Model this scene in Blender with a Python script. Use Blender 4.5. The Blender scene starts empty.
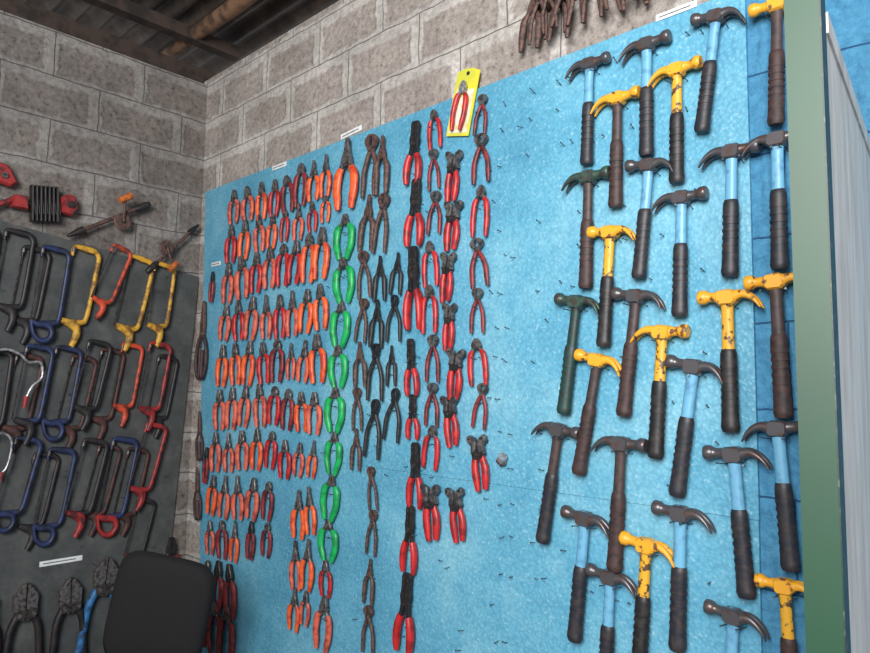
import bpy, bmesh, math, random
from mathutils import Vector, Matrix
random.seed(11)
scene=bpy.context.scene
try:
    scene.view_settings.view_transform='Standard'
except Exception: pass

# ---------------------------------------------------------------- materials
def lin(c):
    out=[]
    for v in c:
        v/=255.0
        out.append(v/12.92 if v<=0.04045 else ((v+0.055)/1.055)**2.4)
    return tuple(out)+(1.0,)
MATS={}
def mat(name,c1,c2=None,scale=40,lo=0.45,hi=0.62,rough=0.5,metal=0.0,bump=0.0,detail=6):
    m=bpy.data.materials.new(name);m.use_nodes=True
    nt=m.node_tree;b=nt.nodes['Principled BSDF']
    b.inputs['Roughness'].default_value=rough;b.inputs['Metallic'].default_value=metal
    b.inputs['Base Color'].default_value=lin(c1)
    if c2 is not None:
        gi=nt.nodes.new('ShaderNodeNewGeometry')
        n=nt.nodes.new('ShaderNodeTexNoise');n.inputs['Scale'].default_value=scale;n.inputs['Detail'].default_value=detail
        nt.links.new(gi.outputs['Position'],n.inputs['Vector'])
        r=nt.nodes.new('ShaderNodeValToRGB');r.color_ramp.elements[0].position=lo;r.color_ramp.elements[1].position=hi
        r.color_ramp.elements[0].color=lin(c1);r.color_ramp.elements[1].color=lin(c2)
        nt.links.new(n.outputs['Fac'],r.inputs['Fac']);nt.links.new(r.outputs['Color'],b.inputs['Base Color'])
        if bump:
            bp=nt.nodes.new('ShaderNodeBump');bp.inputs['Strength'].default_value=bump;bp.inputs['Distance'].default_value=0.004
            nt.links.new(n.outputs['Fac'],bp.inputs['Height']);nt.links.new(bp.outputs['Normal'],b.inputs['Normal'])
    MATS[name]=m
    return m
mat('orange_grip',(228,98,48),(186,62,34),30,rough=0.42)
mat('salmon_grip',(208,98,76),(150,64,54),35,rough=0.5)
mat('red_grip',(186,38,40),(132,28,30),30,rough=0.42)
mat('darkred_grip',(132,42,44),(80,30,32),40,rough=0.5)
mat('green_grip',(26,168,88),(16,130,68),25,rough=0.4)
mat('black_grip',(30,29,32),(50,46,46),50,rough=0.5)
mat('brown_grip',(66,46,44),(42,34,36),60,rough=0.6)
mat('navy_grip',(34,37,46),(54,48,50),60,rough=0.5)
mat('teal_grip',(30,62,58),(42,46,46),60,rough=0.5)
mat('dark_steel',(104,100,100),(62,56,54),70,rough=0.42,metal=0.35)
mat('rust_steel',(100,74,66),(60,50,50),90,rough=0.6,metal=0.2,bump=0.4)
mat('black_steel',(42,42,45),(60,55,54),90,rough=0.45,metal=0.4)
mat('stripper_steel',(70,70,74),(116,112,112),60,rough=0.4,metal=0.45)
mat('hammer_dark',(88,86,90),(94,74,68),50,0.52,0.64,rough=0.34,metal=0.45)
mat('hammer_green',(62,88,78),(66,58,58),60,rough=0.45,metal=0.3)
mat('worn_yellow',(226,162,44),(104,72,48),50,0.58,0.64,rough=0.42)
mat('worn_yellow_shaft',(218,164,48),(86,64,46),60,0.55,0.60,rough=0.45)
mat('blue_shaft',(106,168,202),(82,134,172),45,0.5,0.7,rough=0.4)
mat('brown_shaft',(70,56,56),(52,44,44),60,rough=0.55)
mat('saw_yellow',(208,160,54),(120,84,40),30,rough=0.5)
mat('saw_blue',(38,50,88),(28,32,48),30,rough=0.5)
mat('saw_red',(152,42,44),(80,30,32),30,rough=0.5)
mat('saw_orange',(196,72,46),(110,48,36),30,rough=0.5)
mat('saw_black',(28,28,32),(48,40,40),30,rough=0.5)
mat('saw_rust',(78,46,42),(42,34,34),30,rough=0.6)
mat('bolt_blue',(44,112,168),(32,64,100),30,rough=0.5)
mat('blade_steel',(84,78,76),(56,50,48),60,rough=0.45,metal=0.6)
mat('chrome',(190,190,194),(130,128,128),60,rough=0.3,metal=0.6)
mat('wood_knob',(200,110,50),(150,80,38),40,rough=0.5)
mat('nail_steel',(76,86,96),(54,58,62),90,rough=0.4,metal=0.3)
mat('label_paper',(222,226,228),(202,204,204),30,rough=0.8)
mat('chair_black',(14,14,17),(19,19,22),200,rough=0.9,bump=0.2)
mat('door_green',(22,62,42),(26,54,40),3,0.4,0.65,rough=0.5)
mat('door_green_worn',(26,42,34),(78,82,72),90,0.56,0.7,rough=0.5)
mat('log_wood',(122,92,70),(74,56,44),14,rough=0.8,bump=0.5)
mat('dark_timber',(62,50,44),(38,32,30),14,rough=0.85)
mat('card_yellow',(224,206,60),(196,196,70),14,0.45,0.5,rough=0.5)
mat('card_print',(214,212,196),(200,190,120),30,0.5,0.6,rough=0.5)

def nodes(name):
    m=bpy.data.materials.new(name);m.use_nodes=True
    nt=m.node_tree;return m,nt,nt.nodes['Principled BSDF'],nt.links
def N(nt,t,**k):
    n=nt.nodes.new(t)
    for a,v in k.items():
        if a in n.inputs: n.inputs[a].default_value=v
        else: setattr(n,a,v)
    return n
def ramp(nt,fac,stops):
    r=nt.nodes.new('ShaderNodeValToRGB')
    e=r.color_ramp.elements
    while len(e)<len(stops): e.new(0.5)
    for i,(p,c) in enumerate(stops): e[i].position=p;e[i].color=lin(c)
    nt.links.new(fac,r.inputs['Fac']);return r.outputs['Color']
def mix(nt,fac,a,b,mode='MIX'):
    n=nt.nodes.new('ShaderNodeMix');n.data_type='RGBA';n.blend_type=mode
    for s,v in ((0,fac),(6,a),(7,b)):
        if hasattr(v,'links'): nt.links.new(v,n.inputs[s])
        else: n.inputs[s].default_value=v
    return n.outputs[2]

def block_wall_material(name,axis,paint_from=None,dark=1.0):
    m,nt,b,L=nodes(name)
    tc=N(nt,'ShaderNodeTexCoord');sp=N(nt,'ShaderNodeSeparateXYZ');L.new(tc.outputs['Object'],sp.inputs[0])
    cb=N(nt,'ShaderNodeCombineXYZ')
    off=N(nt,'ShaderNodeMath',operation='ADD');off.inputs[1].default_value=10.03
    L.new(sp.outputs['Z'],off.inputs[0])
    ox=N(nt,'ShaderNodeMath',operation='ADD');ox.inputs[1].default_value=10.12
    L.new(sp.outputs[axis],ox.inputs[0])
    L.new(ox.outputs[0],cb.inputs['X']);L.new(off.outputs[0],cb.inputs['Y'])
    def wob(scale,amt):
        wn=N(nt,'ShaderNodeTexNoise',Scale=scale,Detail=5.0);L.new(tc.outputs['Object'],wn.inputs['Vector'])
        ws=N(nt,'ShaderNodeVectorMath',operation='SCALE');ws.inputs['Scale'].default_value=amt
        L.new(wn.outputs['Color'],ws.inputs[0])
        va=N(nt,'ShaderNodeVectorMath',operation='ADD');L.new(cb.outputs[0],va.inputs[0]);L.new(ws.outputs[0],va.inputs[1]);return va
    va=wob(9.0,.02);vb=wob(18.0,.045)
    def brick(ms,sm,v):
        br=N(nt,'ShaderNodeTexBrick');br.offset=0.5
        for k,q in (('Scale',1.0),('Mortar Size',ms),('Mortar Smooth',sm),('Bias',0.0),('Brick Width',0.40),('Row Height',0.20)):
            br.inputs[k].default_value=q
        br.inputs['Color1'].default_value=(0,0,0,1);br.inputs['Color2'].default_value=(1,1,1,1);br.inputs['Mortar'].default_value=(.5,.5,.5,1)
        L.new(v.outputs[0],br.inputs['Vector']);return br
    wide=brick(0.038,0.4,vb);thin=brick(0.0025,0.3,va)
    n1=N(nt,'ShaderNodeTexNoise',Scale=42.0,Detail=9.0,Roughness=0.8);L.new(tc.outputs['Object'],n1.inputs['Vector'])
    n2=N(nt,'ShaderNodeTexNoise',Scale=5.0,Detail=5.0);L.new(tc.outputs['Object'],n2.inputs['Vector'])
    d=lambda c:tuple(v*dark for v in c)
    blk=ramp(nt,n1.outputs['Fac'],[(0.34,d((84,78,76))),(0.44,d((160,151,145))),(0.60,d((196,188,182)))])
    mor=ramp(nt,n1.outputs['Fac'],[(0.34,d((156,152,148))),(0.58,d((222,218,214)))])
    c=mix(nt,wide.outputs['Fac'],blk,mor)
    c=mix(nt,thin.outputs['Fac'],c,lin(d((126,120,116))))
    c=mix(nt,0.55,c,ramp(nt,n2.outputs['Fac'],[(0.3,(150,144,140)),(0.7,(250,248,246))]),'MULTIPLY')
    if paint_from is not None:
        pt=ramp(nt,n1.outputs['Fac'],[(0.3,(44,108,152)),(0.6,(84,156,196))])
        pt=mix(nt,thin.outputs['Fac'],pt,lin((34,84,128)))
        ma=N(nt,'ShaderNodeMath',operation='MULTIPLY_ADD');L.new(n1.outputs['Fac'],ma.inputs[0]);ma.inputs[1].default_value=0.03
        L.new(sp.outputs['X'],ma.inputs[2])
        gt=N(nt,'ShaderNodeMath',operation='GREATER_THAN');L.new(ma.outputs[0],gt.inputs[0]);gt.inputs[1].default_value=paint_from
        c=mix(nt,gt.outputs[0],c,pt)
    L.new(c,b.inputs['Base Color']);b.inputs['Roughness'].default_value=0.9
    h1=N(nt,'ShaderNodeMath',operation='MULTIPLY_ADD');L.new(wide.outputs['Fac'],h1.inputs[0]);h1.inputs[1].default_value=0.6;L.new(n1.outputs['Fac'],h1.inputs[2])
    h2=N(nt,'ShaderNodeMath',operation='MULTIPLY_ADD');L.new(thin.outputs['Fac'],h2.inputs[0]);h2.inputs[1].default_value=-0.7;L.new(h1.outputs[0],h2.inputs[2])
    bp=N(nt,'ShaderNodeBump',Strength=0.8,Distance=0.012);L.new(h2.outputs[0],bp.inputs['Height']);L.new(bp.outputs['Normal'],b.inputs['Normal'])
    return m

def foam_material():
    m,nt,b,L=nodes('blue_foam_sheet')
    tc=N(nt,'ShaderNodeTexCoord')
    n1=N(nt,'ShaderNodeTexNoise',Scale=2.0,Detail=6.0,Roughness=0.65);L.new(tc.outputs['Object'],n1.inputs['Vector'])
    c=ramp(nt,n1.outputs['Fac'],[(0.3,(82,150,180)),(0.5,(100,170,198)),(0.70,(138,194,212))])
    v=N(nt,'ShaderNodeTexVoronoi',Scale=95.0);L.new(tc.outputs['Object'],v.inputs['Vector'])
    sp=ramp(nt,v.outputs['Distance'],[(0.0,(255,255,255)),(0.35,(242,246,248)),(0.8,(190,208,218))])
    c=mix(nt,0.55,c,sp,'MULTIPLY')
    n3=N(nt,'ShaderNodeTexNoise',Scale=110.0,Detail=3.0);L.new(tc.outputs['Object'],n3.inputs['Vector'])
    g=ramp(nt,n3.outputs['Fac'],[(0.60,(0,0,0)),(0.70,(170,170,170))])
    c=mix(nt,g,c,lin((176,212,222)))
    gd=ramp(nt,n3.outputs['Fac'],[(0.28,(150,150,150)),(0.38,(0,0,0))])
    c=mix(nt,gd,c,lin((60,118,148)))
    n4=N(nt,'ShaderNodeTexNoise',Scale=7.0,Detail=8.0,Roughness=0.78);L.new(tc.outputs['Object'],n4.inputs['Vector'])
    g4=ramp(nt,n4.outputs['Fac'],[(0.54,(0,0,0)),(0.72,(170,170,170))])
    c=mix(nt,g4,c,lin((68,130,156)))
    L.new(c,b.inputs['Base Color']);b.inputs['Roughness'].default_value=0.42
    ad=N(nt,'ShaderNodeMath',operation='ADD');L.new(v.outputs['Distance'],ad.inputs[0]);L.new(n3.outputs['Fac'],ad.inputs[1])
    bp=N(nt,'ShaderNodeBump',Strength=0.4,Distance=0.003);L.new(ad.outputs[0],bp.inputs['Height']);L.new(bp.outputs['Normal'],b.inputs['Normal'])
    return m
MATS['foam']=foam_material()
def speck(name,a,b_,c,scale,rough,bump,metal=0,stretch=None):
    m,nt,b,L=nodes(name);tc=N(nt,'ShaderNodeTexCoord')
    n=N(nt,'ShaderNodeTexNoise',Scale=scale,Detail=8.0,Roughness=0.7)
    if stretch:
        mp=N(nt,'ShaderNodeMapping');mp.inputs['Scale'].default_value=stretch
        L.new(tc.outputs['Object'],mp.inputs['Vector']);L.new(mp.outputs[0],n.inputs['Vector'])
    else: L.new(tc.outputs['Object'],n.inputs['Vector'])
    L.new(ramp(nt,n.outputs['Fac'],[(0.3,a),(0.5,b_),(0.7,c)]),b.inputs['Base Color'])
    b.inputs['Roughness'].default_value=rough;b.inputs['Metallic'].default_value=metal
    bp=N(nt,'ShaderNodeBump',Strength=bump,Distance=0.005);L.new(n.outputs['Fac'],bp.inputs['Height']);L.new(bp.outputs['Normal'],b.inputs['Normal'])
    MATS[name]=m
speck('grey_board',(54,57,58),(72,75,76),(90,92,90),9,0.85,0.25)
speck('concrete',(80,76,72),(104,100,96),(124,120,114),6,0.85,0.4)
speck('tin_roof',(36,31,29),(66,56,50),(104,90,78),5,0.6,0.3,0.15)
speck('sheet_metal',(180,166,154),(208,196,184),(230,220,210),7,0.55,0.08,0.0,(4,4,0.7))
MATS['wall_back']=block_wall_material('block_wall_back','X',2.60)
MATS['wall_left']=block_wall_material('block_wall_left','Y',None,0.76)  # same blocks as the back wall, with the left side's shade put into the colour

# ---------------------------------------------------------------- mesh builder
class MB:
    def __init__(s): s.v=[];s.f=[];s.m=[];s.sm=[];s.mats=[]
    def mi(s,n):
        if n not in s.mats: s.mats.append(n)
        return s.mats.index(n)
    def add(s,vs,fs,m,smooth):
        o=len(s.v);s.v+=vs;k=s.mi(m)
        for f in fs: s.f.append([i+o for i in f]);s.m.append(k);s.sm.append(smooth)
    def tube(s,path,rad,m,seg=10,sub=3,y=0.0):
        P=[Vector((p[0],p[2] if len(p)>2 else y,p[1])) for p in path]
        Rr=[(r,r) if not isinstance(r,tuple) else r for r in rad]
        if sub>1 and len(P)>2:
            Q=[];RR=[]
            for i in range(len(P)-1):
                a=P[max(i-1,0)];b=P[i];c=P[i+1];d=P[min(i+2,len(P)-1)]
                for k in range(sub):
                    t=k/sub
                    Q.append(0.5*((2*b)+(c-a)*t+(2*a-5*b+4*c-d)*t*t+(3*b-a-3*c+d)*t**3))
                    RR.append(tuple(Rr[i][j]*(1-t)+Rr[i+1][j]*t for j in (0,1)))
            Q.append(P[-1]);RR.append(Rr[-1]);P,Rr=Q,RR
        vs=[];n=len(P)
        for i in range(n):
            t=(P[min(i+1,n-1)]-P[max(i-1,0)]).normalized()
            u=Vector((t.z,0,-t.x))
            if u.length<1e-4: u=Vector((1,0,0))
            u.normalize();w=t.cross(u).normalized()
            for k in range(seg):
                a=2*math.pi*k/seg
                vs.append(P[i]+u*(Rr[i][0]*math.cos(a))+w*(Rr[i][1]*math.sin(a)))
        fs=[[i*seg+k,i*seg+(k+1)%seg,(i+1)*seg+(k+1)%seg,(i+1)*seg+k] for i in range(n-1) for k in range(seg)]
        s.add(vs,fs,m,True)
        s.add([Vector(v) for v in vs[:seg]],[list(range(seg))],m,False)
        s.add([Vector(v) for v in vs[-seg:]],[list(range(seg))],m,False)
    def prism(s,poly,y0,y1,m,bev=0.0):
        n=len(poly)
        A=sum(poly[i][0]*poly[(i+1)%n][1]-poly[(i+1)%n][0]*poly[i][1] for i in range(n))
        sg=1 if A>0 else -1
        def inset(d):
            out=[]
            for i in range(n):
                p0=Vector(poly[i-1]);p1=Vector(poly[i]);p2=Vector(poly[(i+1)%n])
                e1=(p1-p0).normalized();e2=(p2-p1).normalized()
                nn=Vector((-(e1.y+e2.y),(e1.x+e2.x)))*sg
                if nn.length>1e-6: nn.normalize()
                out.append(p1+nn*d)
            return out
        rings=[(inset(bev),y0),(poly,y0+(y1-y0)*0.2),(poly,y0+(y1-y0)*0.8),(inset(bev),y1)] if bev else [(poly,y0),(poly,y1)]
        vs=[];
        for pl,y in rings: vs+=[Vector((p[0],y,p[1])) for p in pl]
        fs=[]
        for r in range(len(rings)-1):
            for i in range(n): fs.append([r*n+i,r*n+(i+1)%n,(r+1)*n+(i+1)%n,(r+1)*n+i])
        fs.append(list(range(n)));fs.append([(len(rings)-1)*n+i for i in range(n)])
        s.add(vs,fs,m,False)
    def disc(s,x,z,r,y0,y1,m,seg=12):
        s.prism([(x+r*math.cos(2*math.pi*i/seg),z+r*math.sin(2*math.pi*i/seg)) for i in range(seg)],y0,y1,m,r*0.12)
    def box(s,x0,x1,y0,y1,z0,z1,m):
        vs=[Vector((x,y,z)) for x in (x0,x1) for y in (y0,y1) for z in (z0,z1)]
        s.add(vs,[[0,1,3,2],[4,5,7,6],[0,1,5,4],[2,3,7,6],[0,2,6,4],[1,3,7,5]],m,False)
    def mesh(s,name,flip=False):
        me=bpy.data.meshes.new(name)
        vs=[(-v.x if flip else v.x,v.y,v.z) for v in s.v]
        me.from_pydata(vs,[],s.f)
        for n in s.mats: me.materials.append(MATS[n])
        me.polygons.foreach_set('material_index',s.m)
        me.polygons.foreach_set('use_smooth',s.sm)
        bm=bmesh.new();bm.from_mesh(me);bmesh.ops.recalc_face_normals(bm,faces=bm.faces);bm.to_mesh(me);bm.free()
        return me
def obj(name,me,parent=None):
    o=bpy.data.objects.new(name,me);scene.collection.objects.link(o)
    if parent: o.parent=parent
    return o

BACK=(Vector((0,0,0)),Vector((1,0,0)),Vector((0,-1,0)))
LEFT=(Vector((-0.10,0,0)),Vector((0,1,0)),Vector((1,0,0)))
def hang(name,me,frame,s0,z0,s1,z1,off,wide=1.0):
    """hang a tool (unit length, hanging down local -Z) between two wall points given in metres"""
    O,A,Nn=frame
    d=Vector((s1-s0,z1-z0));Ln=d.length;d/=Ln
    zs,zz=-d.x,-d.y
    Z=A*zs+Vector((0,0,1))*zz;X=A*zz-Vector((0,0,1))*zs;Y=-Nn
    Mx=Matrix(((X.x*wide,Y.x,Z.x),(X.y*wide,Y.y,Z.y),(X.z*wide,Y.z,Z.z)))*Ln
    o=obj(name,me);o.matrix_world=Matrix.Translation(O+A*s0+Vector((0,0,z0))+Nn*off)@Mx.to_4x4()
    return o

# ---------------------------------------------------------------- tools
def handles(b,zp,spread,mid,end,grip,steel,r=0.05,start=None):
    start=start or zp-0.08
    for s in (1,-1):
        b.tube([(s*0.02,zp+0.03),(s*spread*0.55,zp-0.06),(s*spread*0.9,start-0.06)],[(.03,.035),(.035,.035),(.03,.03)],steel)
        b.tube([(s*spread*0.62,start),(s*spread*0.98,start-0.10),(s*mid,(start-1)*0.5-0.02),(s*(mid*0.45+end*0.55),-0.84),(s*end,-1.0)],
               [(r*0.85,r*0.8),(r*1.15,r),(r*1.05,r),(r*1.0,r*0.95),(r*0.62,r*0.7)],grip,seg=10)
def combination(grip,steel='dark_steel',spread=.14,end=.11,jl=.25,mid=None,r=.052):
    b=MB()
    for s in (1,-1):
        b.prism([(s*.004,0),(s*.038,0),(s*.055,-jl*.35),(s*.08,-jl*.7),(s*.09,-jl),(s*.06,-jl-.06),(s*.004,-jl-.07)],.035,-.035,steel,.008)
        for k in range(3): b.box(s*.004-.004,s*.004+.004,-.038,.038,-.02-k*.03,-.03-k*.03,steel)
    b.disc(0,-jl,.045,.045,-.05,steel)
    handles(b,-jl,spread,mid or spread*1.08,end,grip,steel,r);return b
def longnose(grip,steel='dark_steel',end=.10):
    b=MB()
    for s in (1,-1):
        b.prism([(s*.003,0),(s*.018,0),(s*.034,-.18),(s*.066,-.28),(s*.075,-.35),(s*.05,-.39),(s*.003,-.40)],.03,-.03,steel,.006)
    b.disc(0,-.34,.04,.04,-.045,steel)
    handles(b,-.34,.12,.13,end,grip,steel,r=.046);return b
def cutter(grip,steel='dark_steel',end=.11,r=.05):
    b=MB()
    for s in (1,-1):
        b.prism([(s*.003,0),(s*.03,-.005),(s*.085,-.10),(s*.095,-.17),(s*.06,-.24),(s*.003,-.25)],.035,-.035,steel,.008)
    b.disc(0,-.18,.045,.045,-.05,steel)
    handles(b,-.18,.13,.15,end,grip,steel,r=r);return b
def pincer(grip='rust_steel',steel='rust_steel',open_=.13,w=1.0,r=.036):
    b=MB()
    for s in (1,-1):
        b.prism([(s*.003,0),(s*.05*w,-.008),(s*.105*w,-.06),(s*.115*w,-.12),(s*.085*w,-.19),(s*.03,-.25),(s*.004,-.25),(s*.035,-.16),(s*.045,-.10),(s*.03,-.05),(s*.003,-.035)],.04,-.04,steel,.006)
        b.tube([(s*.02,-.20),(-s*.03,-.28),(-s*open_*.62,-.42),(-s*open_*.95,-.60),(-s*open_,-.8),(-s*open_*1.05,-1)],[(.034,.032),(.034,.032),(r*.95,.034),(r,.036),(r,.036),(r*.7,.026)],grip)
    b.disc(0,-.235,.048,.04,-.055,steel);return b
def crimper(grip='red_grip',steel='black_steel'):
    b=MB()
    for s in (1,-1):
        b.prism([(s*.006,0),(s*.06,-.005),(s*.085,-.05),(s*.08,-.20),(s*.10,-.30),(s*.075,-.40),(s*.006,-.42)],.03,-.03,steel,.008)
        b.prism([(s*.01,-.40),(s*.075,-.38),(s*.10,-.52),(s*.11,-.62),(s*.06,-.64),(s*.03,-.5)],.025,-.025,steel,.006)
        b.tube([(s*.075,-.54),(s*.115,-.64),(s*.135,-.76),(s*.135,-.9),(s*.12,-1)],[.05,.058,.06,.054,.034],grip)
        for k in range(3): b.disc(s*.04,-.08-k*.09,.017,-.028,-.034,'blade_steel',8)
    b.disc(0,-.36,.04,.04,-.045,'blade_steel');return b
def stripper(grip='red_grip',steel='stripper_steel'):
    b=MB()
    b.prism([(-.17,-.02),(-.12,0),(-.03,-.05),(-.01,-.16),(-.03,-.34),(-.12,-.33),(-.10,-.2),(-.17,-.12)],.05,-.05,steel,.012)
    b.prism([(.17,-.03),(.13,0),(.05,-.06),(.02,-.16),(.03,-.36),(.13,-.34),(.11,-.2),(.18,-.12)],.05,-.05,steel,.012)
    b.prism([(-.10,-.30),(.11,-.30),(.09,-.44),(-.08,-.44)],.055,-.055,'black_steel',.01)
    for s in (-1,1): b.disc(s*.12,-.07,.022,-.05,-.058,'black_steel',8)
    b.tube([(-.055,-.38),(-.075,-.55),(-.07,-.75),(-.05,-1)],[.045,.058,.06,.04],grip)
    b.tube([(.06,-.38),(.10,-.55),(.10,-.75),(.08,-.96)],[.045,.058,.06,.04],grip)
    b.disc(0,-.36,.03,.05,-.07,'blade_steel',10);return b
def snip(grip='brown_grip',steel='rust_steel'):
    b=MB()
    for s in (1,-1):
        b.prism([(s*.002,0),(s*.02,-.02),(s*.06,-.3),(s*.05,-.44),(s*.002,-.46)],.02,-.02,steel,.005)
        pts=[(s*.03,-.44),(s*.12,-.56),(s*.16,-.72),(s*.13,-.9),(s*.06,-.98),(s*.03,-.86),(s*.035,-.62)]
        b.tube(pts,[.025]*7,grip)
    b.disc(0,-.42,.03,.03,-.035,steel);return b

def hammer(head,neck,grip,bands=True):
    b=MB()
    b.prism([(-.062,-.012),(-.03,.006),(.05,.002),(.072,-.02),(.066,-.088),(.045,-.108),(-.045,-.108),(-.07,-.085)],.055,-.055,head,.012)
    b.tube([(.05,-.045),(.095,-.042),(.125,-.040),(.150,-.039),(.185,-.038),(.20,-.038)],[(.045,.046),(.036,.038),(.036,.038),(.052,.052),(.054,.054),(.046,.046)],head,seg=14,sub=2)
    for y in (-.026,.026):
        b.tube([(-.045,-.048,y),(-.10,-.034,y),(-.15,-.048,y*1.15),(-.20,-.088,y*1.3),(-.235,-.142,y*1.45)],
               [(.043,.028),(.032,.027),(.024,.025),(.015,.021),(.004,.014)],head,seg=10)
    b.tube([(0,-.10),(0,-.2),(0,-.45)],[(.045,.034),(.042,.03),(.045,.032)],neck,seg=14)
    b.tube([(0,.004),(0,-.012)],[(.026,.03),(.026,.03)],neck,seg=12,sub=1)
    pts=[(0,-.42),(0,-.45),(0,-.5),(0,-.62),(0,-.78),(0,-.90),(0,-.965),(0,-1.0)]
    b.tube(pts,[(.048,.036),(.057,.044),(.059,.046),(.054,.042),(.057,.044),(.061,.048),(.066,.052),(.052,.042)],grip,seg=14)
    if bands:
        for k in range(7):
            z=-.53-k*.055
            b.tube([(0,z),(0,z-.022)],[(.061,.049),(.061,.049)],grip,seg=14,sub=1)
    return b

def hacksaw(frame,handle,solid=True):
    b=MB()
    b.tube([(-.33,-.11),(-.335,-.03),(-.30,.0),(-.17,.0),(-.04,-.005),(.025,-.05),(.035,-.14),(.035,-.5),(.03,-.72),(.0,-.79),(-.10,-.81),(-.20,-.82)],
           [(.024,.02)]*3+[(.034,.018)]*9,frame,seg=8)
    b.tube([(-.33,-.07),(-.33,-.03)],[.028,.028],'dark_steel',sub=1)
    b.prism([(-.342,-.08),(-.320,-.08),(-.320,-.82),(-.342,-.82)],.003,-.003,'blade_steel')
    if solid:
        b.tube([(-.30,-.81),(-.18,-.83),(-.08,-.86),(-.06,-.95),(-.10,-1.07)],[(.03,.024),(.045,.03),(.06,.034),(.052,.034),(.04,.028)],handle,seg=10)
    else:
        b.tube([(-.33,-.80),(-.24,-.83),(-.10,-.83),(-.04,-.90),(-.07,-.98),(-.17,-1.0),(-.27,-.94),(-.33,-.80)],
           [(.026,.024),(.034,.03),(.04,.034),(.04,.036),(.036,.034),(.03,.03),(.026,.026),(.024,.024)],handle,seg=8)
    return b
def bolt_cutter(col,steel='dark_steel'):
    b=MB()
    for s in (1,-1):
        b.prism([(s*.004,0),(s*.03,-.01),(s*.09,-.10),(s*.085,-.2),(s*.05,-.28),(s*.004,-.29)],.03,-.03,steel,.008)
        b.tube([(s*.05,-.24),(s*.10,-.36),(s*.12,-.6),(s*.14,-.75)],[.03,.028,.026,.026],col)
        b.tube([(s*.138,-.72),(s*.15,-.85),(s*.15,-1)],[.036,.04,.038],'black_grip')
    b.prism([(-.08,-.20),(.08,-.20),(.07,-.27),(-.07,-.27)],-.03,-.045,'blade_steel',.006)
    for s in (1,-1): b.disc(s*.05,-.235,.018,-.04,-.06,'dark_steel',8)
    return b

T={}
T['o']=combination('orange_grip').mesh('pliers_orange');T['s']=combination('salmon_grip').mesh('pliers_salmon')
T['r']=combination('red_grip').mesh('pliers_red');T['d']=cutter('darkred_grip').mesh('pliers_darkred')
T['O']=longnose('orange_grip').mesh('longnose_orange');T['S']=longnose('salmon_grip').mesh('longnose_salmon')
T['c']=cutter('red_grip').mesh('cutter_red');T['C']=cutter('orange_grip').mesh('cutter_orange')
T['g']=combination('green_grip',spread=.19,end=.10,jl=.17,mid=.2,r=.065).mesh('pliers_green')
T['p']=pincer().mesh('pincer_rust');T['P']=pincer('darkred_grip','dark_steel',.14,1.1,.044).mesh('pincer_red')
T['Q']=cutter('red_grip','dark_steel',.14,.046).mesh('cutter_open_red')
T['t']=longnose('rust_steel','rust_steel',.13).mesh('longnose_rust')
T['b']=pincer('black_grip','black_steel',.16,.7).mesh('pincer_black')
T['l']=longnose('black_grip','black_steel',.14).mesh('longnose_black')
T['K']=crimper().mesh('crimper');T['W']=stripper().mesh('stripper');T['x']=snip().mesh('snip')
T['k']=combination('darkred_grip','black_steel',.11,.08).mesh('pliers_dark')
NAME={'o':'combination_pliers','s':'combination_pliers','r':'combination_pliers','k':'combination_pliers','d':'diagonal_cutters','O':'long_nose_pliers','S':'long_nose_pliers','t':'long_nose_pliers',
'c':'diagonal_cutters','C':'diagonal_cutters','Q':'diagonal_cutters','g':'green_handled_pliers','p':'end_cutting_pincers','P':'end_cutting_pincers','b':'end_cutting_pincers','l':'long_nose_pliers','K':'crimping_pliers','W':'wire_stripper','x':'tin_snips'}
FW=.012
def col(types,items,wide=1.0):
    for t,(x,z0,z1) in zip(types,items):
        x/=100;z0/=100;z1/=100
        L=z0-z1
        j=random.uniform(-.10,.10)*L
        hang(NAME[t],T[t],BACK,x+j*.5,z0+.006,x-j*.9,z1+random.uniform(-.004,.006),FW+.055*L+.010,wide=wide*random.uniform(.85,1.12)*(.72 if t=='K' and L>.25 else 1))
def P(s): return [tuple(int(v) for v in a.split()) for a in s.split(';') if a.strip()]
c0=P("27 232 216;26 215 197;25 197 178;24 177 160;23 158 139;22 137 119;20 117 99;19 97 79;18 76 61;17 58 40;16 42 20")
c2=P("51 231 214;50 216 199;49 199 181;47 179 160;46 159 140;44 139 121;43 119 102;41 99 80;40 79 62;38 60 37;37 42 18")
c4=P("71 230 214;70 215 201;70 200 182;69 178 159;68 159 141;67 139 123;66 120 105;65 99 83;65 82 68")
c5=P("81 233 215;80 216 201;79 200 182;78 179 160;78 157 142;77 138 122;76 117 102")
c7=P("98 233 216;98 216 205;97 203 182;97 180 162;96 160 141;95 137 121;95 118 104;94 100 82;94 80 61;93 60 48")
c8=P("112 236 208;111 206 189;111 189 172;110 172 155;109 155 139;108 139 122;108 122 106;107 106 89;106 89 74;105 74 61;105 61 41")
c9=P("126 234 211;125 211 190;123 190 172;123 172 156;122 156 139;121 139 124;121 124 109;130 111 96;131 96 81;130 79 64;130 63 47")
c10=P("132 232 210;133 210 189;132 187 171;131 171 154;131 155 135;131 135 114")
c11=P("141 187 172;140 172 156;139 154 140;141 139 121")
c12=P("149 233 211;150 212 189;150 188 159;149 156 137;150 137 122;152 121 100;150 100 78;149 78 53")
c13=P("158 235 221;158 221 207;159 206 192;157 189 174;157 174 158;159 157 142;159 141 127;159 127 113;159 108 90")
c14=P("167 218 201;167 201 185;165 184 168;166 167 152;169 152 136;167 137 121;170 108 92")
c15=P("179 234 221;179 221 205;179 204 188;178 187 172;178 171 157;178 155 141;180 141 127;179 125 108")
def between(a,b,t):
    return [(p[0]*(1-t)+q[0]*t,p[1]*(1-t)+q[1]*t+random.uniform(-1,1),p[2]*(1-t)+q[2]*t) for p,q in zip(a,b)]
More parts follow.
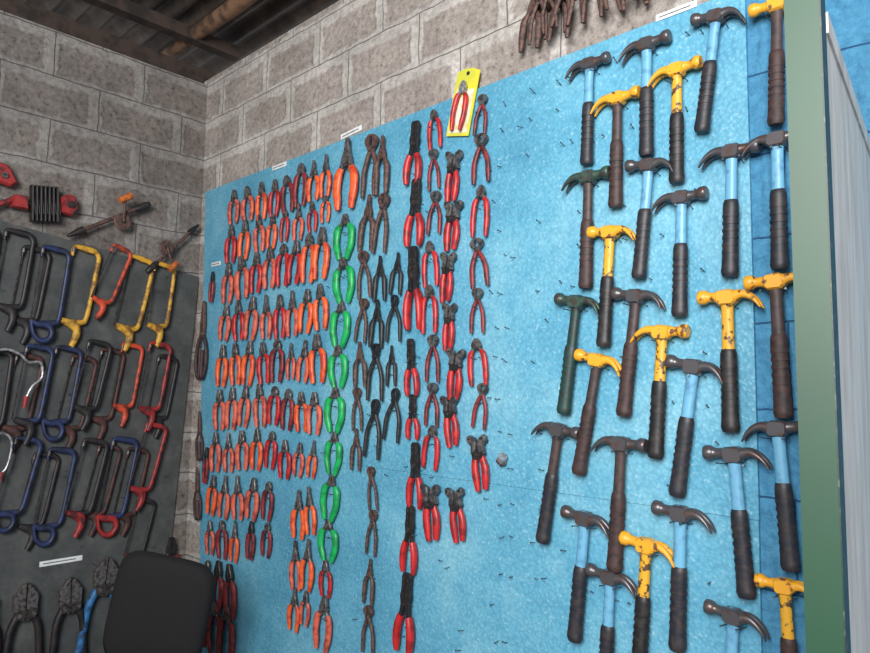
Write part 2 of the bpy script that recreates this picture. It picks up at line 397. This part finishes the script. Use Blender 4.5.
c1=between(c0,c2,.5);c3=between(c2,c4,.52);c6=between(c5,c7[:7],.52)
W=1.35
col('srssossosdd',c0,W);col('sosrosSSdkd',c1,W);col('osrsossSOkd',c2,W);col('rosSrsoskk',c3,W)
col('dccrdccdd',c4,W);col('dSrSSdr',c5,W);col('OrCoSos',c6,W);col('OCooosOOOs',c7,W)
col('OSO',[(87,98,80),(86,78,60),(86,60,44)],W)
col('Oggggggggrs',c8,1.3)
col('ptpptptpptp',c9,1.15);col('tpllbb',c10,1.15);col('lblb',c11,1.2);col('KKKKKKKK',c12,1.0)
col('QPPQQPPQW',c13,1.25);col('WWWWWWW',c14,1.2);col('PPQPPQPW',c15,1.3)
for t,a in (('x',(.03,1.81,.02,1.42)),('x',(.03,1.27,.05,1.03)),('x',(.03,1.0,.06,.75)),('k',(.10,1.95,.09,1.80)),('k',(.12,1.10,.11,.93))):
    hang(NAME[t],T[t],BACK,*a,.03,wide=.8)
# cluster of rusty tools hanging on a batten above the sheet
bb=MB();bb.box(1.98,2.42,-.022,-.001,2.545,2.575,'dark_timber');obj('hanging_batten',bb.mesh('hanging_batten'))
for i in range(13):
    x=2.00+i*.031
    t='p' if i%3 else 't'
    hang('rusty_pincers' if t=='p' else 'rusty_pliers',T[t],BACK,x,2.60+random.uniform(-.02,.025),x+random.uniform(-.05,.04),2.42+random.uniform(-.01,.03),.036+.014*(i%3),wide=1.25)

# hammers : head top x z , grip end x z (cm)
HM=[(218.9,232.9,217.7,202.6),(235.9,232.7,235.4,200.9),(243.9,223.1,243.3,192.1),(254.2,233.4,249.8,203.7),
(267.9,231.0,266.8,201.0),(227.4,220.4,226.4,188.8),(218.3,200.5,217.2,167.7),(236.2,199.9,232.8,168.9),
(244.5,189.7,243.4,158.3),(256.9,198.6,255.7,167.0),(266.9,199.1,266.6,167.5),(224.9,183.9,222.5,151.5),
(232.2,166.0,228.1,133.3),(214.6,165.9,210.0,133.2),(254.9,163.8,255.0,130.7),(265.5,166.5,266.4,134.4),
(239.0,156.3,236.6,123.3),(221.0,149.6,214.7,117.2),(246.9,147.6,241.9,114.6),(208.7,130.4,203.0,97.3),
(227.5,127.9,225.1,93.8),(255.4,127.3,257.6,94.1),(265.0,133.7,266.9,101.8),(216.8,107.4,213.2,73.4),
(242.8,112.3,241.4,78.4),(234.0,103.3,231.4,69.7),(224.0,93.6,221.9,60.8),(254.7,91.1,252.4,59.6),(265.4,99.8,266.5,70.8)]
HS="Fkbn Fkbn Fyyk Tkbn Tyww Fyww Fgww Tkbn Fkbn Fkbn Fkbn Tyyk Tkww Tgtt Tyyk Tyww Fyyk Tyww Tkbn Fkwn Fkww Tkbn Fkbn Tkbn Tkbn Tyyk Tkbn Tkbn Tyyw".split()
hd={'k':'hammer_dark','y':'worn_yellow','g':'hammer_green'}
nk={'b':'blue_shaft','y':'worn_yellow_shaft','w':'brown_shaft','t':'teal_grip'}
gr={'n':'navy_grip','k':'black_grip','w':'brown_grip','t':'teal_grip'}
cache={}
nail_pts=[]
for h,sp_ in zip(HM,HS):
    if sp_ not in cache:
        cache[sp_]=hammer(hd[sp_[1]],nk[sp_[2]],gr[sp_[3]]).mesh('hammer_'+sp_,flip=sp_[0]=='T')
    v=[q/100 for q in h]
    hang('claw_hammer',cache[sp_],BACK,*v,.038)
    for s in (-1,1): nail_pts.append((v[0]+s*.018,v[1]-.042,.05))

# ---------------------------------------------------------------- nails
nb=MB()
def nail(frame,s,z,ln,base=FW,tilt=None):
    O,A,Nn=frame
    a=O+A*s+Vector((0,0,z))+Nn*base
    t=Vector((0,0,1))*(tilt if tilt is not None else random.uniform(-.1,.5))+A*random.uniform(-.25,.25)
    d=(Nn+t).normalized();e=a+d*ln
    u=d.cross(Vector((0,0,1))).normalized();w=d.cross(u)
    vs=[];sg=6
    for P_,r in ((a,.0013),(e,.0013),(e,.0028),(e+d*.0013,.0028)):
        for k in range(sg):
            an=2*math.pi*k/sg;vs.append(P_+u*r*math.cos(an)+w*r*math.sin(an))
    fs=[[i*sg+k,i*sg+(k+1)%sg,(i+1)*sg+(k+1)%sg,(i+1)*sg+k] for i in range(3) for k in range(sg)]+[[3*sg+k for k in range(sg)]]
    nb.add(vs,fs,'nail_steel',False)
for s,z,l in nail_pts: nail(BACK,s,z,l,tilt=.1)
z=.35
while z<2.33:
    x=1.87+random.uniform(-.03,.03)
    while x<2.56:
        for dx in (-.018,.018):
            if random.random()<(.62 if x<2.12 else .42): nail(BACK,x+dx+random.uniform(-.006,.006),z+random.uniform(-.012,.012),random.uniform(.014,.026))
        x+=random.uniform(.10,.15)
    z+=random.uniform(.085,.115)
for cc in (c0,c1,c2,c3,c4,c5,c6,c7,c8,c9,c10,c11,c12,c13,c14,c15):
    for (x,z0,z1) in cc:
        for s in (-1,1): nail(BACK,x/100+s*.012,z0/100-(z0-z1)/100*.42,.025,tilt=.15)
for i in range(50):
    nail(BACK,random.uniform(1.0,1.85),random.uniform(.35,2.3),random.uniform(.014,.022))
for i in range(40):
    nail(LEFT,random.uniform(-1.1,-.12),random.uniform(.5,1.95),.03)
obj('hanging_nails',nb.mesh('hanging_nails'))

# ---------------------------------------------------------------- left wall tools
sawspec={'k':('saw_black','black_grip'),'b':('saw_blue','saw_blue'),'y':('saw_yellow','saw_yellow'),'o':('saw_orange','saw_orange'),'r':('saw_red','saw_red'),'B':('saw_black','saw_red'),'n':('saw_blue','saw_black'),'e':('saw_blue','saw_red'),'R':('saw_rust','saw_rust')}
sm={k:hacksaw(*v,solid=k in 'koryBnR').mesh('hacksaw_'+k) for k,v in sawspec.items()}
SAW=[('k',-79,202,-84,163),('b',-65,197,-70,157),('y',-52,199,-59,158),('o',-38,201,-50,170),('y',-27,198,-36,157),('y',-17,197,-22,160),('k',-92,202,-95,164),
('n',-69,154,-75,116),('b',-57,154,-63,115),('k',-45,157,-53,121),('o',-30,157,-36,122),('r',-17,158,-24,120),('k',-84,152,-88,114),
('b',-71,115,-80,79),('b',-57,110,-64,71),('B',-44,113,-53,75),('e',-30,113,-38,71),('r',-17,119,-27,83),('B',-20,84,-28,54),('k',-90,112,-96,76),
('R',-72,150,-79,113),('R',-50,150,-58,112),('R',-38,154,-45,116),('R',-37,110,-46,74),('k',-63,108,-71,72),('R',-24,108,-32,72),('k',-12,152,-19,116),('k',-72,196,-78,158),
('k',-104,200,-108,161),('b',-106,153,-110,115),('y',-118,198,-122,160)]
for i,(c,a,b_,d,e) in enumerate(SAW):
    hang('hacksaw',sm[c],LEFT,a/100+.01,b_/100,d/100+.025,e/100,(.038+.013*(i%2)) if not 20<=i<28 else .027,wide=.74)
bc={'k':bolt_cutter('saw_black').mesh('bolt_k'),'b':bolt_cutter('bolt_blue').mesh('bolt_b')}
for c,a,b_,d,e in (('k',-71,57,-71,5),('k',-54,56,-53,4),('b',-39,62,-43,5),('k',-26,53,-26,4),('k',-86,58,-86,5)):
    hang('bolt_cutter',bc[c],LEFT,a/100,b_/100,d/100,e/100,.042)
hang('combination_pliers',T['k'],LEFT,-.09,.66,-.09,.40,.03,wide=1.1)

def lw(name,b,s,z,off,rot=0,sc=1.0):
    O,A,Nn=LEFT;o=obj(name,b.mesh(name))
    R3=Matrix((( A.x,-Nn.x,0),(A.y,-Nn.y,0),(0,0,1)))
    o.matrix_world=Matrix.Translation(O+A*s+Vector((0,0,z))+Nn*off)@R3.to_4x4()@Matrix.Rotation(math.radians(rot),4,'Y')@Matrix.Scale(sc,4)
    return o
b=MB()
b.tube([(-.20,.0),(-.05,.0),(.06,.0)],[.007,.007,.007],'dark_steel',sub=1)
for k in range(7):
    x=-.07+k*.018;b.tube([(x-.006,-.085),(x+.008,.085)],[(.0075,.028),(.0075,.028)],'black_grip',sub=1)
    b.tube([(x+.009,-.05),(x+.009,.05)],[(.005,.02),(.005,.02)],'saw_black',sub=1)
b.prism([(.055,-.04),(.10,-.055),(.13,-.02),(.125,.045),(.09,.055),(.055,.035)],.03,-.03,'saw_red',.008)
b.disc(.095,0,.018,-.03,-.04,'black_grip')
b.prism([(-.16,-.025),(-.09,-.035),(-.085,.03),(-.14,.035)],.03,-.03,'saw_red',.008)
b.tube([(-.24,-.03),(-.17,.0),(-.14,.02)],[.012,.014,.012],'saw_red')
lw('bar_clamp',b,-.73,2.165,.045,-8,.9)
def drill():
    b=MB()
    b.tube([(-.18,0),(.0,0),(.13,0)],[.010,.010,.010],'rust_steel',sub=1)
    b.tube([(-.23,0),(-.18,0),(-.15,0)],[.006,.016,.019],'black_steel')
    b.disc(.03,-.03,.042,-.012,-.022,'rust_steel',18);b.disc(.03,-.03,.010,-.02,-.035,'blade_steel')
    b.tube([(.03,-.03,-.03),(.06,.02,-.034),(.085,.055,-.036)],[.007,.007,.007],'rust_steel')
    b.tube([(.055,.066),(.12,.066)],[.015,.017],'wood_knob',y=-.045,sub=1)
    b.tube([(.12,0),(.15,0),(.19,0),(.21,0)],[.012,.019,.018,.009],'black_grip')
    return b
lw('hand_drill',drill(),-.46,2.155,.05,-32,.95)
lw('hand_drill',drill(),-.17,2.06,.05,-228,.85)
b=MB()
b.tube([(-.09,.10),(-.05,.11),(.0,.09),(.03,.06),(.075,.06),(.085,.0),(.05,-.04),(.03,-.09)],[.006,.006,.006,.006,.006,.006,.006,.007],'chrome')
b.tube([(-.11,.10),(-.08,.10)],[.013,.013],'wood_knob',sub=1);b.tube([(.03,-.08),(.025,-.13)],[.010,.007],'saw_red',sub=1)
lw('crank_brace',b,-.80,1.42,.075)
b=MB();b.tube([(-.05,.06),(.0,.07),(.03,.03),(.02,-.06),(.0,-.09)],[.005]*5,'chrome')
b.tube([(.0,-.085),(.0,-.12)],[.009,.009],'saw_red',sub=1)
lw('crank_brace',b,-.84,1.12,.075)
b=MB();b.prism([(-.05,-.03),(.03,-.045),(.055,-.02),(.02,.05),(-.05,.065)],.03,-.02,'saw_red',.01);b.disc(0,0,.015,-.02,-.03,'dark_steel')
b.tube([(-.05,.0),(-.16,.02)],[.012,.012],'saw_red',sub=1)
lw('spring_clamp',b,-.90,2.25,.04,0,.9)

# ---------------------------------------------------------------- boards, labels, card
b=MB();b.prism([(-.05,2.382),(2.60,2.382),(2.598,1.1105),(.02,1.1105)],-.001,-.012,'foam')
b.prism([(.02,1.1095),(2.597,1.1095),(2.59,.0),(.115,.0)],-.001,-.0117,'foam')
obj('blue_foam_board',b.mesh('blue_foam_board'))
b=MB()
pts=[(-0.005,1.945),(-1.55,2.16),(-1.55,.0),(-.15,.0),(-.085,.62)]
vs=[Vector((-.099+t,s,z)) for t in (.0,.013) for s,z in pts];n=len(pts)
b.add(vs,[list(range(n)),list(range(n,2*n))]+[[i,(i+1)%n,n+(i+1)%n,n+i] for i in range(n)],'grey_board',False)
obj('grey_tool_board',b.mesh('grey_tool_board'))
def label(frame,s,z,w,h,rot,off):
    b=MB();b.prism([(-w/2,-h/2),(w/2,-h/2),(w/2,h/2),(-w/2,h/2)],.0,-.001,'label_paper')
    b.prism([(-w*.42,-h*.1),(w*.35,-h*.1),(w*.35,h*.08),(-w*.42,h*.08)],-.001,-.0012,'dark_steel')
    o=obj('paper_label',b.mesh('paper_label'));O,A,Nn=frame
    Mx=Matrix(((A.x,-Nn.x,0),(A.y,-Nn.y,0),(0,0,1)))
    o.matrix_world=Matrix.Translation(O+A*s+Vector((0,0,z))+Nn*off)@Mx.to_4x4()@Matrix.Rotation(math.radians(rot),4,'Y')
label(BACK,1.10,2.405,.13,.022,-4,.002);label(BACK,2.43,2.387,.11,.018,0,.014);label(BACK,.10,1.99,.09,.02,0,.014);label(BACK,.62,2.37,.11,.02,0,.014)
label(LEFT,-.575,.63,.17,.022,0,.016)
e=bpy.data.objects.new('packaged_pruning_shears',None);scene.collection.objects.link(e)
b=MB();b.prism([(-.05,-.11),(.05,-.11),(.05,.105),(.015,.115),(-.015,.115),(-.05,.105)],.0,-.003,'card_yellow')
b.prism([(-.04,-.10),(.04,-.10),(.04,.045),(-.04,.045)],-.003,-.004,'card_print')
b.disc(0,.098,.007,-.003,-.0045,'black_grip');obj('backing_card',b.mesh('backing_card'),e)
sh=obj('pruning_shears',cutter('red_grip','chrome').mesh('pruning_shears'),e);sh.matrix_local=Matrix.Translation((0,-.016,.07))@Matrix.Scale(.165,4)
e.matrix_world=Matrix.Translation((1.705,-.02,2.345))@Matrix.Rotation(math.radians(13),4,'Y')
b=MB();b.tube([(0,.012),(0,-.012)],[.014,.014],'chrome',sub=1,seg=16);b.tube([(0,-.006),(0,-.012)],[.018,.018],'dark_steel',sub=1,seg=6)
o=obj('hose_fitting',b.mesh('hose_fitting'));o.location=(1.88,-.028,1.19);o.rotation_euler=(.5,.6,0)

# ---------------------------------------------------------------- room shell
def boxobj(name,x0,x1,y0,y1,z0,z1,m):
    b=MB();b.box(x0,x1,y0,y1,z0,z1,m);return obj(name,b.mesh(name))
boxobj('wall_back',-.25,5.2,0,.15,0,3.0,'wall_back')
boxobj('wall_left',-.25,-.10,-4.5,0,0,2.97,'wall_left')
boxobj('floor',-.25,5.2,-4.5,.15,-.1,0,'concrete')
b=MB();vs=[];ny=420
for i in range(ny+1):
    y=.5-i*(5.1/ny);zz=.022*math.sin(y*2*math.pi/.11)
    for x in (-.6,5.6): vs.append(Vector((x,y,3.22+zz)))
fs=[[2*i,2*i+1,2*i+3,2*i+2] for i in range(ny)]
b.add(vs,fs,'tin_roof',True);obj('ceiling',b.mesh('ceiling'))
b=MB()
pth=[];rr=[]
for i in range(14):
    x=-.5+i*.45;pth.append((x,3.150+random.uniform(-.012,.012),-.14+random.uniform(-.015,.015)));rr.append(.034+random.uniform(-.006,.006))
b.tube(pth,rr,'log_wood',seg=12);obj('roof_log',b.mesh('roof_log'))
b=MB();b.box(-.24,-.14,-4.5,.1,2.975,3.07,'dark_timber')
obj('roof_joist',b.mesh('roof_joist'))
b=MB();b.box(-.02,.04,-4.5,.1,3.11,3.17,'dark_timber');obj('roof_purlin',b.mesh('roof_purlin'))

# ---------------------------------------------------------------- steel door leaf on the right
b=MB()
b.box(-.028,.010,-.028,.022,0,2.32,'door_green')           # stile
b.box(-.008,.010,.022,.72,.02,1.87,'sheet_metal')
b.box(.010,.0115,-.0285,.012,0,2.3,'door_green_worn')
b.box(-.010,.013,.022,.72,1.85,1.877,'sheet_metal')
b.box(-.010,.014,.69,.72,0,1.87,'door_green')
o=obj('steel_door',b.mesh('steel_door'));o.location=(2.916,-.755,0);o.rotation_euler=(0,0,math.radians(5.5))

# ---------------------------------------------------------------- chair
e=bpy.data.objects.new('padded_chair',None);scene.collection.objects.link(e)
def pad(name,w,h,t,m):
    """soft cushion: rounded-rectangle grid that bulges toward its middle"""
    n=16;vs=[];fs=[]
    def P2(u,v):
        k=(abs(u)**5+abs(v)**5)**.2 or 1;mx=max(abs(u),abs(v))
        q=mx/k if k>0 else 1
        return u*q,v*q
    for side in (-1,1):
        for i in range(n+1):
            for j in range(n+1):
                u=-1+2*i/n;v=-1+2*j/n;a,c=P2(u,v);r=max(abs(u),abs(v))
                vs.append(Vector((a*w,side*t*math.sqrt(max(0,1-r**4)),c*h)))
    q=(n+1)**2
    for s in (0,q):
        for i in range(n):
            for j in range(n): fs.append([s+i*(n+1)+j,s+(i+1)*(n+1)+j,s+(i+1)*(n+1)+j+1,s+i*(n+1)+j+1])
    b=MB();b.add(vs,fs,m,True);me=b.mesh(name)
    bm=bmesh.new();bm.from_mesh(me);bmesh.ops.remove_doubles(bm,verts=bm.verts,dist=1e-5);bmesh.ops.recalc_face_normals(bm,faces=bm.faces);bm.to_mesh(me);bm.free()
    return obj(name,me,e)
bk=pad('backrest',.180,.205,.028,'chair_black');bk.location=(0,0,.585);bk.rotation_euler=(.05,math.radians(11),0)
st=pad('seat',.21,.22,.035,'chair_black');st.location=(0,-.24,.42);st.rotation_euler=(math.radians(90),0,0)
for i,(x,y) in enumerate(((-.18,-.04),(.18,-.04),(-.18,-.42),(.18,-.42))):
    t=MB();t.tube([(x*.9,.41),(x*1.1,0.0)],[.012,.012],'black_steel',sub=1,y=y);o=obj('leg_%d'%(i+1),t.mesh('leg'),e)
for i,x in enumerate((-.12,.12)):
    t=MB();t.tube([(x,.41),(x,.6)],[.012,.012],'black_steel',sub=1,y=.02);obj('back_post_%d'%(i+1),t.mesh('post'),e)
e.location=(.72,-.51,0);e.rotation_euler=(0,0,math.radians(43))

# ---------------------------------------------------------------- light
w=bpy.data.worlds.new('world');scene.world=w;w.use_nodes=True
w.node_tree.nodes['Background'].inputs[0].default_value=(.95,.97,1,1);w.node_tree.nodes['Background'].inputs[1].default_value=.60
def area(name,loc,tgt,size,sy,power,colr):
    l=bpy.data.lights.new(name,'AREA');l.shape='RECTANGLE';l.size=size;l.size_y=sy;l.energy=power;l.color=colr
    o=bpy.data.objects.new(name,l);scene.collection.objects.link(o);o.location=loc
    o.rotation_euler=(Vector(tgt)-Vector(loc)).to_track_quat('-Z','Y').to_euler()
area('doorway_daylight',(3.4,-3.0,2.4),(2.0,0,1.9),1.4,1.4,195,(1,.98,.96))

# ---------------------------------------------------------------- camera
cd=bpy.data.cameras.new('camera');co=bpy.data.objects.new('camera',cd);scene.collection.objects.link(co)
cd.sensor_width=36;cd.lens=36*670/870;cd.clip_start=.02
R=Vector((.7298,.6835,.0146));f=Vector((-.6817,.7260,.0906)).normalized();R=(R-f*R.dot(f)).normalized();U=R.cross(f)
co.matrix_world=Matrix(((R.x,U.x,-f.x,3.12),(R.y,U.y,-f.y,-1.65),(R.z,U.z,-f.z,1.40),(0,0,0,1)))
scene.camera=co
